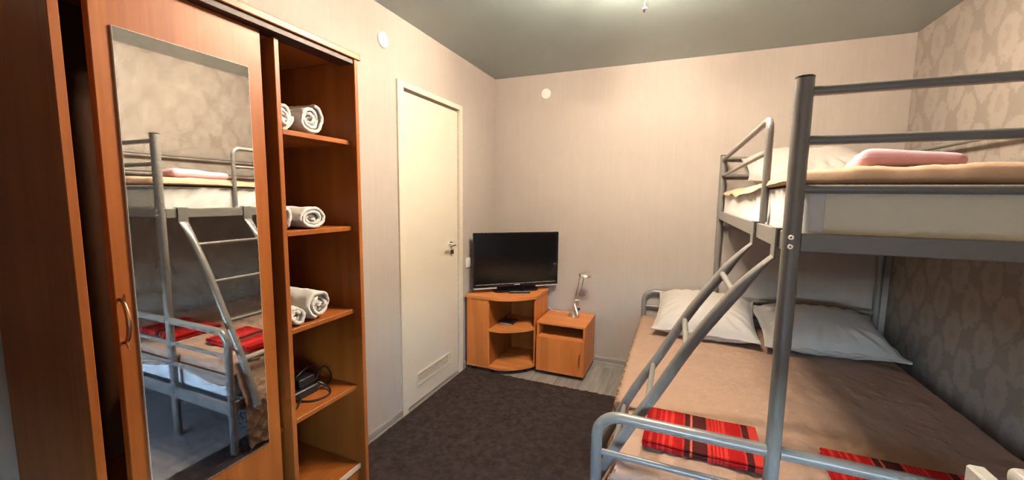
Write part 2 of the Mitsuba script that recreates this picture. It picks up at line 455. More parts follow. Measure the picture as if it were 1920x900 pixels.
v_fr = obj('vent_grille', cat(bx(-0.007, 0.002, vent_y0, vent_y1, vz1 - 0.009, vz1), bx(-0.007, 0.002, vent_y0, vent_y1, vz0, vz0 + 0.009), bx(-0.007, 0.002, vent_y0, vent_y0 + 0.009, vz0 + 0.009, vz1 - 0.009), bx(-0.007, 0.002, vent_y1 - 0.009, vent_y1, vz0 + 0.009, vz1 - 0.009)), 'door_cream', 'door_1')
obj('backing', bx(-0.0258, -0.0245, -1.1955, -0.7785, 0.1305, 0.2065, 0), 'dark_gap', v_fr, label='dark gap behind the vent slats')
for k in range(5):
    zc = vz0 + 0.017 + k * 0.0138
    s = bx(-0.0045, 0.0045, vent_y0 + 0.0075, vent_y1 - 0.0075, -0.0012, 0.0012, 0.0004)
    s.apply_transform(trimesh.transformations.rotation_matrix(math.radians(10), [0, 1, 0]))
    s.apply_translation([-0.0045, 0, zc])
    obj('slat', s, 'door_cream', v_fr, False)
hy, hz = -0.768, 1.045
hd = obj('handle', cat(lathe([(0, 0), (0.024, 0), (0.024, 0.006), (0.020, 0.009), (0, 0.009)], (-0.006, hy, hz), 28, [1, 0, 0]),
                       tube(fillet([(0.0, hy, hz), (0.046, hy, hz), (0.050, hy - 0.10, hz - 0.004)], 0.014), 0.0085, 16)), 'chrome', 'door_1')
obj('lock_plate', lathe([(0, 0), (0.020, 0), (0.020, 0.006), (0.016, 0.009), (0, 0.009)], (-0.006, hy + 0.004, hz - 0.058), 28, [1, 0, 0]), 'chrome', 'door_1')
obj('lock_thumb_turn', bx(0.002, 0.020, hy - 0.002, hy + 0.010, hz - 0.074, hz - 0.042, 0.003), 'lock_dark', 'door_1')

# ------------------------------------------------------------------ things on the walls
def cover(centre, axis, r, label, seed):
    solo('junction_box_cover', lathe([(0, 0), (r, 0), (r, 0.004), (r * 0.93, 0.010), (r * 0.6, 0.0125), (0, 0.013)], centre, 40, axis), 'white_plastic', label, 'box cover', smooth=40)


cover((0.0, -1.479, 2.257), [1, 0, 0], 0.043, 'round cream junction box cover high on the left wall above the wardrobe corner', 1)
cover((0.475, 0.0, 2.275), [0, -1, 0], 0.043, 'round cream junction box cover high on the back wall near the ceiling', 2)
sw = thing('light_switch', 'white round-cornered light switch on the wall between the door and the television', 'switch')
obj('plate', rounded_block(0.0, 0.010, -0.548, -0.468, 0.828, 0.908, 0.0045, 0.02), 'white_plastic', sw)
rk = bx(0.009, 0.017, -0.532, -0.484, 0.842, 0.894, 0.002)
rk.apply_transform(trimesh.transformations.rotation_matrix(0.05, [0, 1, 0], [0.01, 0, 0.868]))
obj('rocker', rk, 'white_plastic', sw)

# ------------------------------------------------------------------ carpet
def carpet():
    x = np.arange(0.020, 1.4751, 0.0085)
    y = np.arange(-2.80, -0.5719, 0.0085)
    X, Y = np.meshgrid(x, y, indexing='ij')
    P = np.stack([X * 60, Y * 60, X * 0], -1)
    wrp = 0.9 * np.stack([meshkit.noise(P * 0.3, 11), meshkit.noise(P * 0.3, 12), P[..., 2]], -1)
    Z = 0.005 + 0.010 * np.abs(2 * meshkit.fbm(P * [0.55, 0.55, 0] + wrp, 2, 3) - 1) ** 0.7 + 0.004 * meshkit.noise(P * 0.25, 8)
    e = np.minimum(np.minimum(X - x[0], x[-1] - X), np.minimum(Y - y[0], y[-1] - Y))
    Z = np.where(e < 0.004, 0.004, Z)
    return solid(np.stack([X, Y, Z], -1), 0.0035)


solo('carpet', carpet(), 'carpet_pile', 'dark brown short-pile carpet covering the grey floor from the wardrobe to the bed', 'carpet', smooth=True)

# ------------------------------------------------------------------ wardrobe
wd = thing('wardrobe', 'orange-brown wooden wardrobe with a mirrored sliding door and an open shelf column', 'wardrobe')
FX, TH = 0.4215, 0.0175
SL0, SR1, ZT = -2.932, -2.117, 1.905
obj('side_panel', bx(0.012, 0.417, SL0, SL0 + TH, 0.0005, ZT), 'wood_upright', wd)
obj('side_panel', bx(0.012, 0.4175, SR1 - TH, SR1, 0.019, ZT), 'wood_upright', wd)
obj('top_board', bx(0.008, 0.4225, SL0 - 0.004, SR1 + 0.012, ZT + 0.0005, ZT + 0.022, 0.002), 'wood_along_wall', wd)
obj('sliding_track', bx(0.350, 0.413, SL0 + TH + 0.001, SR1 - TH - 0.001, ZT - 0.018, ZT, 0.001), 'track_plastic', wd)
obj('back_panel', bx(0.012, 0.016, SL0 + TH, SR1 - TH, 0.02, ZT), 'hardboard', wd)
DVY0, DVY1 = -2.436, -2.419
obj('divider', bx(0.0165, 0.388, DVY0, DVY1, 0.07, ZT - 0.023), 'wood_upright', wd)
for z in (1.609, 1.281, 0.950, 0.632):
    obj('shelf', bx(0.0165, 0.386, DVY1 + 0.0005, SR1 - TH - 0.0005, z - 0.0175, z), 'wood_along_wall', wd)
obj('bottom_board', cat(bx(0.0165, 0.386, SL0 + TH + 0.0005, SR1 - TH - 0.0005, 0.052, 0.0695)), 'wood_along_wall', wd)
lo = obj('shelf', bx(0.0165, 0.388, DVY1 + 0.0005, SR1 - TH - 0.0005, 0.2745, 0.292), 'wood_along_wall', wd)
obj('edge_strip', bx(0.3885, 0.3915, DVY1 + 0.002, SR1 - TH - 0.001, 0.270, 0.2925, 0.0008), 'raw_edge', lo, label='pale unfinished front edge of the lowest shelf')
obj('drawer_front', bx(0.366, 0.384, DVY1 + 0.003, SR1 - TH - 0.003, 0.074, 0.268), 'wood_along_wall', wd)
obj('kickboard', bx(0.33, 0.346, SL0 + TH + 0.0005, SR1 - TH - 0.0005, 0.019, 0.0515), 'wood_along_wall', wd)
obj('inner_shelf', bx(0.0165, 0.345, SL0 + TH + 0.0005, DVY0 - 0.0005, 0.585, 0.6025), 'wood_along_wall', wd)
obj('inner_shelf', bx(0.0165, 0.345, SL0 + TH + 0.0005, DVY0 - 0.0005, 0.33, 0.3475), 'wood_along_wall', wd)
SD0, SD1 = -2.860, -2.477
door = obj('sliding_door', bx(0.362, 0.3855, SD0, SD1, 0.078, ZT - 0.0185), 'wood_upright', wd)
mz0, mz1, my0, my1 = 0.610, 1.767, -2.826, -2.521
obj('mirror', trimesh.Trimesh([[0.3915, my0 + .0015, mz0 + .0015], [0.3915, my1 - .0015, mz0 + .0015], [0.3915, my1 - .0015, mz1 - .0015], [0.3915, my0 + .0015, mz1 - .0015]], [[0, 1, 2], [0, 2, 3]]), 'mirror_glass', door, False, label='tall frameless mirror glued to the sliding door')
obj('mirror_backing', bx(0.3856, 0.3913, my0, my1, mz0, mz1, 0.0008), 'mirror_edge', door)
arc = [(0.386, -2.8535, 1.158), (0.404, -2.8535, 1.152), (0.4165, -2.8535, 1.128), (0.420, -2.8535, 1.1065), (0.4165, -2.8535, 1.085), (0.404, -2.8535, 1.061), (0.386, -2.8535, 1.055)]
hp = spline(arc, 30)
obj('handle', cat(tube(hp, np.interp(np.linspace(0, 1, 30), [0, 0.5, 1], [0.0035, 0.0058, 0.0035]), 14),
                  tube([(0.404, -2.8535, 1.152), (0.411, -2.8535, 1.172)], [0.004, 0.0015], 12), tube([(0.404, -2.8535, 1.061), (0.411, -2.8535, 1.041)], [0.004, 0.0015], 12)), 'bronze', door, label='bow-shaped bronze handle')
solo('folded_quilt', rounded_block(0.06, 0.348, -2.66, -2.4385, 0.6035, 0.905, 0.03, 0.03, 0.006, 5), 'quilt_patterned', 'folded patterned quilt edge peeping out behind the mirrored wardrobe door, upper one', 'quilt')
solo('folded_quilt', rounded_block(0.06, 0.322, -2.66, -2.4390, 0.3485, 0.57, 0.03, 0.03, 0.006, 6), 'quilt_patterned', 'lower folded quilt just showing behind the mirrored wardrobe door', 'quilt')


def towel(y, z, r, x0, x1, seed, squash=0.9):
    """A terry towel rolled up along x: a spiral of cloth, its turns open at both ends."""
    turns, n, m = 3.1, 96, 34
    th = np.linspace(0, turns * 2 * np.pi, n) + seed
    rad = np.linspace(0.14 * r, r, n)
    xs = np.linspace(0, 1, m)
    TT, XX = np.meshgrid(np.arange(n), xs, indexing='ij')
    R = rad[TT] + 0.014 * (0.3 + 0.7 * TT / n) * (meshkit.fbm(np.stack([np.cos(th)[TT] * 2 + seed, np.sin(th)[TT] * 2, XX * 5], -1), 3, seed) - 0.5)
    cone = 0.010 * (1 - TT / n)                           # inner turns sit a little inside the end
    jag = 0.016 * (meshkit.noise(np.stack([th[TT] * 0.8, XX * 0, XX * 0 + seed], -1), seed) - 0.5)
    X = x0 + cone + (x1 - x0 - 2 * cone) * XX + jag
    ends = np.minimum(1, np.minimum(XX, 1 - XX) * 14) ** 0.4
    R = R * (0.93 + 0.07 * ends)
    Z = z + R * np.sin(th)[TT] * squash
    P = np.stack([X, y + R * np.cos(th)[TT], Z], -1)
    fine = meshkit.fbm(P * 150, 2, seed)
    P[..., 1] += 0.0045 * np.cos(th)[TT] * (fine - 0.5)
    P[..., 2] += 0.0045 * np.sin(th)[TT] * (fine - 0.5)
    g = solid(P, 0.0105)
    v = np.array(g.vertices)
    low = z - r * squash + 0.001
    v[:, 2] = np.maximum(v[:, 2], low)
    v[:, 2] += -v[:, 2].min() + zbase
    g.vertices = v
    g.fix_normals()
    return g


TG = 'rolled white towels on the wardrobe shelves'
for zbase, items in ((1.6095, [(-2.290, 0.054, 0.10, 0.368, 'right-hand rolled white towel on the top shelf of the wardrobe', 1.02), (-2.380, 0.036, 0.10, 0.352, 'left-hand rolled white towel on the top shelf, half hidden by the divider', 1.42)]),
                     (1.2815, [(-2.303, 0.065, 0.08, 0.374, 'flattened rolled white towel lying across the second shelf', 0.69), (-2.392, 0.024, 0.08, 0.350, 'rolled white towel barely showing beside the divider on the second shelf', 1.7)]),
                     (0.9505, [(-2.292, 0.057, 0.09, 0.378, 'plump rolled white towel on the third shelf, its spiral end facing out', 0.98), (-2.384, 0.034, 0.10, 0.374, 'smaller rolled white towel on the third shelf beside the divider', 1.05)])):
    for i, (y, r, x0, x1, lab, sq) in enumerate(items):
        solo('rolled_towel', towel(y, zbase + r * sq, r, x0, x1, int(zbase * 100) % 17 + i * 5, sq), 'terry_white', lab, 'towel', TG, smooth=True)

ad = thing('power_adapter', 'black power adapter with a tangled black cable on the fourth shelf of the wardrobe', 'adapter')
ab = bx(0.19, 0.285, -2.395, -2.235, 0.6325, 0.664, 0.004)
obj('body', ab, 'black_plastic', ad)
obj('sticker', bx(0.2852, 0.2857, -2.375, -2.345, 0.642, 0.656, 0), 'sticker', ad, label='pale sticker on the adapter')
obj('body', rounded_block(0.20, 0.27, -2.31, -2.235, 0.6645, 0.70, 0.008, 0.02), 'black_plastic', ad)
cz = 0.6365
obj('cable', tube(spline([(0.28, -2.335, cz + .01), (0.315, -2.325, cz), (0.345, -2.30, cz), (0.355, -2.26, cz), (0.335, -2.225, cz), (0.30, -2.215, cz + .012), (0.275, -2.235, cz + .03)], 50), 0.0035, 10), 'black_plastic', ad)
obj('cable', tube(spline([(0.28, -2.32, cz + .006), (0.305, -2.335, cz + .0078), (0.325, -2.365, cz), (0.335, -2.395, cz)], 40), [0.0033] * 34 + [0.0055] * 6, 10), 'black_plastic', ad)
obj('cable', tube(spline([(0.26, -2.24, cz + .03), (0.25, -2.205, cz + .045), (0.24, -2.165, cz + .06), (0.255, -2.15, cz + .03), (0.28, -2.185, cz), (0.27, -2.225, cz + .006)], 44), 0.0033, 10), 'black_plastic', ad)
obj('cable', tube(spline([(0.24, -2.30, cz + .065), (0.235, -2.26, cz + .08), (0.215, -2.21, cz + .07), (0.20, -2.185, cz + .03), (0.22, -2.175, cz)], 40), 0.003, 10), 'black_plastic', ad)

# ------------------------------------------------------------------ television stand in the corner
ts = thing('tv_stand', 'low orange wooden corner stand with a bowed open front under the television', 'tv stand')


def stand_outline(grow=0.0, inner=False):
    xl, xr, yb_ = 0.030 - grow, 0.552 + grow, -0.065
    front, t0 = -0.580 - grow, 0.226
    arcp = spline([(t0, front), (0.316, front - 0.003), (0.40, front + 0.030), (0.466, front + 0.078), (0.517, front + 0.13), (xr, front + 0.190)], 26)
    return [(xl, yb_), (xl, front)] + [tuple(q) for q in arcp] + [(xr, yb_)]


obj('top_board', prism(stand_outline(0.008), 0.600, 0.620), 'wood_across', ts, 30)
obj('side_panel', bx(0.030, 0.046, -0.562, -0.07, 0.0555, 0.5995), 'wood_upright_light', ts)
obj('side_panel', bx(0.536, 0.552, -0.390, -0.07, 0.0555, 0.5995), 'wood_upright_light', ts)
obj('front_panel', bx(0.030, 0.226, -0.580, -0.5625, 0.0555, 0.5995), 'wood_upright_light', ts)
obj('partition', bx(0.210, 0.226, -0.562, -0.095, 0.0555, 0.5995), 'wood_upright', ts)
obj('back_panel', bx(0.2265, 0.5355, -0.110, -0.094, 0.0555, 0.5995), 'wood_upright', ts)


def inset(z0, z1):
    o = stand_outline()
    return prism([(0.2268, -0.1105), (0.2268, -0.580)] + o[3:-2] + [(0.5352, -0.398), (0.5352, -0.1105)], z0, z1)


obj('shelf', inset(0.345, 0.361), 'wood_across', ts, 30)
obj('bottom_board', prism(stand_outline(0.0), 0.038, 0.055), 'wood_across', ts, 30)
for x, y in ((0.07, -0.53), (0.24, -0.53), (0.49, -0.42), (0.08, -0.11), (0.50, -0.11)):
    obj('foot', tube([(x, y, 0.0005), (x, y, 0.0378)], 0.017, 16), 'black_plastic', ts)
st = thing('set_top_box', 'small black box on the shelf under the television', 'set-top box')
obj('case', bx(0.245, 0.36, -0.42, -0.30, 0.3615, 0.385, 0.003), 'black_plastic', st)
obj('front_edge', bx(0.2455, 0.3595, -0.4215, -0.4202, 0.365, 0.372, 0), 'tv_silver', st)

# television: from its left to its right lower corner
TVL, TVR = np.array([0.062, -0.532]), np.array([0.624, -0.053])
tdir = (TVR - TVL) / np.linalg.norm(TVR - TVL)
TW = np.linalg.norm(TVR - TVL)
tang = math.atan2(tdir[1], tdir[0])
TM = trimesh.transformations.translation_matrix([*((TVL + TVR) / 2), 0]) @ trimesh.transformations.rotation_matrix(tang, [0, 0, 1])


def tvm(m):
    m = m.copy()
    m.apply_transform(TM)
    return m


tv = thing('television', 'black flat-screen television standing on the corner stand', 'television')
hw = TW / 2
TZ0, TZ1 = 0.664, 1.112
obj('casing', tvm(cat(bx(-hw, hw, -0.004, 0.026, TZ0, TZ1, 0.004), bx(-hw + 0.09, hw - 0.09, 0.024, 0.052, TZ0 + 0.06, TZ1 - 0.06, 0.01), bx(-hw, hw, -0.012, -0.004, TZ1 - 0.018, TZ1, 0.002), bx(-hw, hw, -0.012, -0.004, TZ0, TZ0 + 0.030, 0.002),
                          bx(-hw, -hw + 0.016, -0.012, -0.004, TZ0 + 0.030, TZ1 - 0.018, 0.002), bx(hw - 0.016, hw, -0.012, -0.004, TZ0 + 0.030, TZ1 - 0.018, 0.002))), 'tv_bezel', tv)
obj('screen', tvm(bx(-hw + 0.0162, hw - 0.0162, -0.0075, -0.0042, TZ0 + 0.0302, TZ1 - 0.0182, 0)), 'tv_screen', tv)
obj('trim_line', tvm(bx(-hw + 0.02, hw - 0.02, -0.0132, -0.0121, TZ0 + 0.0235, TZ0 + 0.0265, 0)), 'tv_silver', tv)
for x0, x1 in ((-hw + 0.004, -0.17), (0.17, hw - 0.004)):
    obj('lower_trim', tvm(bx(x0, x1, -0.010, 0.018, TZ0 - 0.014, TZ0 - 0.0003, 0.003)), 'tv_silver', tv, label='silver strip under the screen')
obj('badge', tvm(cat(*[bx(-0.024 + a * 0.0085, -0.024 + a * 0.0085 + 0.006, -0.0133, -0.0122, TZ0 + 0.011, TZ0 + 0.017, 0) for a in range(6)])), 'logo_grey', tv)
obj('neck', tvm(bx(-0.075, 0.075, 0.0, 0.03, 0.632, TZ0 - 0.0005, 0.006)), 'tv_bezel', tv)
obj('base', tvm(cat(prism([(-0.19, -0.01), (-0.16, -0.035), (0.16, -0.035), (0.19, -0.01), (0.19, 0.09), (0.15, 0.115), (-0.15, 0.115), (-0.19, 0.09)], 0.6205, 0.634))), 'tv_bezel', tv, 30)
rc = thing('remote_control', 'slim black remote control lying in front of the television', 'remote control')
RM = trimesh.transformations.translation_matrix([0.392, -0.346, 0.6205]) @ trimesh.transformations.rotation_matrix(tang - 0.28, [0, 0, 1])


def rem(m):
    m.apply_transform(RM)
    return m


obj('body', rem(rounded_block(-0.088, 0.088, -0.022, 0.022, 0.0, 0.020, 0.007, 0.02)), 'black_plastic', rc)
for a in range(7):
    for b in range(3):
        obj('button', rem(bx(-0.07 + a * 0.019, -0.07 + a * 0.019 + 0.011, -0.015 + b * 0.0115, -0.015 + b * 0.0115 + 0.007, 0.0198, 0.0215, 0)), 'tv_silver' if (a, b) == (6, 1) else 'tv_bezel', rc, False)

# ------------------------------------------------------------------ nightstand and its lamp
ns = thing('nightstand', 'small orange wooden nightstand with a door below an open slot, beside the tv stand', 'nightstand')
N0, N1, NF, NB, NZ = 0.571, 0.957, -0.412, -0.020, 0.424
obj('top_board', bx(N0 - 0.003, N1 + 0.003, NF - 0.004, NB, NZ - 0.016, NZ, 0.002), 'wood_across', ns)
obj('side_panel', bx(N0, N0 + 0.016, NF + 0.001, NB, 0.047, NZ - 0.0163), 'wood_upright_light', ns)
obj('side_panel', bx(N1 - 0.016, N1, NF + 0.001, NB, 0.047, NZ - 0.0163), 'wood_upright_light', ns)
obj('bottom_board', bx(N0, N1, NF + 0.018, NB, 0.030, 0.0467), 'wood_across', ns)
obj('shelf', bx(N0 + 0.0162, N1 - 0.0162, NF + 0.004, NB - 0.01, 0.297, 0.313), 'wood_across', ns)
obj('back_panel', bx(N0 + 0.0162, N1 - 0.0162, NB - 0.009, NB - 0.004, 0.047, NZ - 0.0163), 'hardboard', ns)
nd = obj('door', bx(N0 + 0.001, N1 - 0.001, NF - 0.016, NF + 0.0005, 0.032, 0.312), 'wood_upright_light', ns)
obj('handle', tube(fillet([(0.926, NF - 0.0155, 0.232), (0.926, NF - 0.038, 0.225), (0.926, NF - 0.038, 0.135), (0.926, NF - 0.0155, 0.128)], 0.02), 0.0045, 12), 'bronze', nd)
for x, y in ((N0 + 0.04, NF + 0.05), (N1 - 0.04, NF + 0.05), (N0 + 0.04, NB - 0.05), (N1 - 0.04, NB - 0.05)):
    c = obj('caster', cat(tube([(x - 0.009, y, 0.0135), (x + 0.009, y, 0.0135)], 0.013, 18), bx(x - 0.012, x + 0.012, y - 0.011, y + 0.011, 0.022, 0.0298, 0.002)), 'black_plastic', ns)
dl = thing('desk_lamp', 'small silver desk lamp with a twin-rod arm standing on the nightstand', 'desk lamp')
LB = np.array([0.800, -0.140, NZ + 0.0005])
obj('base', lathe([(0, 0), (0.050, 0), (0.050, 0.006), (0.042, 0.014), (0.020, 0.024), (0.012, 0.030), (0, 0.031)], LB + [0, 0, 0], 36), 'satin_steel', dl)
cw = spline([LB + [0.045, -0.040, 0.012], LB + [0.030, -0.020, 0.040], LB + [0.012, -0.004, 0.075], LB + [0.004, 0.004, 0.098]], 24)
obj('counterweight', tube(cw, np.interp(np.linspace(0, 1, 24), [0, 0.12, 0.5, 1], [0.004, 0.013, 0.017, 0.009]), 18), 'satin_steel', dl)
obj('pivot_knob', tube([LB + [0.020, 0.010, 0.060], LB + [0.046, -0.006, 0.060]], 0.010, 16), 'black_plastic', dl)
TOP = np.array([0.868, -0.165, 0.772])
for s in (-1, 1):
    o = np.array([0.016 * s, 0.006 * s, 0])
    obj('rod', tube([LB + [0.004, 0, 0.028] + o * 0.9, TOP + o], 0.003, 12), 'satin_steel', dl)
mid = LB + [0.004, 0, 0.028] + (TOP - LB - [0.004, 0, 0.028]) * 0.34
obj('crossbar', tube([mid - [0.0165, 0.006, 0], mid + [0.0165, 0.006, 0]], 0.004, 12), 'satin_steel', dl)


def lamp_head():
    a = np.linspace(0, np.pi / 2, 12)
    m = lathe([(0.0, 0.030)] + [(0.044 * math.sin(t), 0.030 * math.cos(t)) for t in a[1:]] + [(0.041, 0.0)] + [(0.040 * math.sin(t), 0.026 * math.cos(t)) for t in a[::-1][1:-1]] + [(0, 0.026)], (0, 0, 0), 32)
    v = np.array(m.vertices)
    v[:, 0] *= 1.15
    m.vertices = v
    m.apply_transform(trimesh.transformations.translation_matrix(TOP + [0.024, -0.012, 0.0]) @ trimesh.transformations.rotation_matrix(math.radians(8), [0, 1, 0]))
    return m


obj('lamp_head', lamp_head(), 'satin_steel', dl)
obj('cord', tube(spline([LB + [-0.045, 0.02, 0.006], (0.70, -0.10, NZ + 0.004), (0.62, -0.085, NZ + 0.0045), (0.590, -0.10, NZ + 0.018), (0.572, -0.10, NZ + 0.030), (0.560, -0.07, NZ), (0.5605, -0.05, 0.33), (0.5605, -0.045, 0.14)], 60), 0.003, 10), 'sticker', dl, label='thin pale cord looping down behind the nightstand')

# ------------------------------------------------------------------ bunk bed
bed = thing('bunk_bed', 'grey tubular metal bunk bed with a wide lower bed and a narrow upper bunk', 'bunk bed')
M_ = 'bed_metal'
ZP = 1.716


def post(x, y, split):
    p = obj('post', cat(tube([(x, y, split), (x, y, ZP)], 0.0215, 24), tube([(x, y, 0.001), (x, y, split + 0.002)], 0.0195, 24)), M_, bed)
    obj('end_cap', lathe([(0, 0), (0.0218, 0), (0.0218, 0.004), (0.019, 0.0055), (0, 0.006)], (x, y, ZP), 24), 'black_plastic', p)
    return p


near_post = post(XP, YF, 0.985)
post(XR, YF, 0.985)
post(XP, YB, 0.985)
post(XR, YB, 0.985)
for z in (1.682, 1.557):
    obj('end_rail', tube([(XP + 0.018, YF, z), (XR - 0.018, YF, z)], 0.0125, 18), M_, bed)
    obj('head_rail', tube([(XP + 0.018, YB, z + 0.015), (XR - 0.018, YB, z + 0.015)], 0.0105, 18), M_, bed)
    obj('wall_side_rail', tube([(XR, YF + 0.018, z + 0.008), (XR, YB - 0.018, z + 0.008)], 0.0115, 18), M_, bed)
obj('end_rail', tube([(XP + 0.018, YF, 1.431), (XR - 0.018, YF, 1.431)], 0.0115, 18), M_, bed)
# frame plates of the upper bunk
obj('frame_plate', bx(XP + 0.0185, XR - 0.0185, YF - 0.013, YF + 0.013, 1.266, 1.314, 0.002), M_, bed)
obj('frame_plate', bx(XP + 0.0185, XR - 0.0185, YB - 0.012, YB + 0.012, 1.266, 1.314, 0.002), M_, bed)
obj('side_plate', cat(bx(XP - 0.013, XP + 0.005, YF + 0.0185, YB - 0.0185, 1.262, 1.316, 0.002)), M_, bed)
obj('side_plate', bx(XR - 0.005, XR + 0.013, YF + 0.0185, YB - 0.0185, 1.262, 1.316, 0.002), M_, bed)
for k in range(13):
    y = YF + 0.12 + k * 0.149
    obj('slat', bx(XP + 0.0055, XR - 0.0055, y - 0.03, y + 0.03, 1.284, 1.292, 0.001), M_, bed)
for z in (1.303, 1.278):
    d = np.array([-0.25, -1.0, 0.0]) / math.hypot(0.25, 1)
    c = np.array([XP, YF, z]) + d * 0.0205
    obj('bolt', lathe([(0.0028, 0.0015), (0.0028, 0.0045), (0.0062, 0.0045), (0.0075, 0.003), (0.0078, 0), (0, 0), (0, 0.0015)][::-1], c, 20, d), 'chrome', bed)
# guard tube on the ladder side
gy = -1.645
obj('guard_rail', tube(fillet([(XP, YB - 0.018, 1.688), (XP, gy, 1.688), (XP, gy, 1.322)], 0.045, 10), 0.0125, 18), M_, bed)
obj('guard_rail', tube([(XP, YB - 0.018, 1.572), (XP, gy + 0.006, 1.572)], 0.0095, 18), M_, bed)
# head and foot of the lower bed
hb = obj('headboard', tube(fillet([(XL, YB, 0.001), (XL, YB, 0.668), (XR - 0.018, YB, 0.668)], 0.075, 10), 0.0185, 20), M_, bed)
for z, r in ((0.548, 0.010), (0.43, 0.010)):
    obj('rail', tube([(XL + 0.015, YB, z), (XR - 0.018, YB, z)], r, 16), M_, hb)
fb = obj('footboard', tube(fillet([(XL, YF, 0.018), (XL, YF, 0.684), (XP - 0.017, YF, 0.684)], 0.075, 10), 0.0185, 20), M_, bed)
obj('rail', tube([(XP + 0.017, YF, 0.684), (XR - 0.017, YF, 0.684)], 0.0185, 20), M_, fb)
for z in (0.553, 0.434):
    obj('rail', tube([(XL + 0.015, YF, z), (XP - 0.016, YF, z)], 0.011, 16), M_, fb)
    obj('rail', tube([(XP + 0.016, YF, z), (XR - 0.016, YF, z)], 0.011, 16), M_, fb)
obj('lower_frame_plate', bx(XL + 0.0175, XP - 0.0185, YF - 0.012, YF + 0.012, 0.236, 0.292, 0.002), M_, bed)
obj('lower_frame_plate', bx(XP + 0.0185, XR - 0.0185, YF - 0.012, YF + 0.012, 0.236, 0.292, 0.002), M_, bed)
obj('lower_frame_plate', bx(XL + 0.0175, XR - 0.0185, YB - 0.012, YB + 0.012, 0.236, 0.292, 0.002), M_, bed)
obj('lower_side_plate', bx(XL + 0.010, XL + 0.028, YF + 0.0195, YB - 0.0195, 0.236, 0.292, 0.002), M_, bed)
obj('lower_side_plate', bx(XR - 0.010, XR + 0.008, YF + 0.0195, YB - 0.0195, 0.236, 0.292, 0.002), M_, bed)
for k in range(12):
    y = YF + 0.12 + k * 0.16
    obj('lower_slat', bx(XL + 0.0285, XR - 0.0105, y - 0.03, y + 0.03, 0.272, 0.280, 0.001), M_, bed)
# ladder: two bowed tubes hooked over the upper side plate
ld = obj('ladder', cat(*[
    m for yy in (-1.955, -1.585) for m in [
        tube(spline([(1.826, yy, 1.236), (1.785, yy, 1.187), (1.727, yy, 1.103), (1.657, yy, 0.995), (1.584, yy, 0.866), (1.514, yy, 0.732), (1.446, yy, 0.612), (1.384, yy, 0.49), (1.330, yy, 0.372), (1.284, yy, 0.255)], 60),
             np.interp(np.arange(60), [0, 6, 59], [0.017, 0.0185, 0.0185]), 20, flat=[(np.interp(i, [0, 7], [0.30, 1]), np.interp(i, [0, 7], [1.45, 1])) for i in range(60)])]]), M_, bed)
for yy in (-1.955, -1.585):
    obj('hook', cat(bx(1.823, 1.8285, yy - 0.026, yy + 0.026, 1.230, 1.3225, 0.001), bx(1.823, 1.8605, yy - 0.026, yy + 0.026, 1.3175, 1.3225, 0.001), bx(1.856, 1.8605, yy - 0.026, yy + 0.026, 1.293, 1.3225, 0.001)), M_, ld)
ladder_x = lambda z: np.interp(z, [0.255, 0.372, 0.49, 0.612, 0.732, 0.866, 0.995, 1.103, 1.187], [1.284, 1.330, 1.384, 1.446, 1.514, 1.584, 1.657, 1.727, 1.785])
for z in (1.112, 0.909, 0.70, 0.492):
    x = ladder_x(z)
    obj('rung', tube([(x, -1.942, z), (x, -1.598, z)], 0.0105, 16), M_, ld)

# ------------------------------------------------------------------ bedding
solo('mattress', rounded_block(1.418, 2.772, YF + 0.038, YB - 0.035, 0.2815, 0.462, 0.03, 0.05, 0.003, 2), 'sheet_white', 'thick white-sheeted mattress of the lower bed, showing below the tan bedspread at the foot', 'mattress', smooth=True)


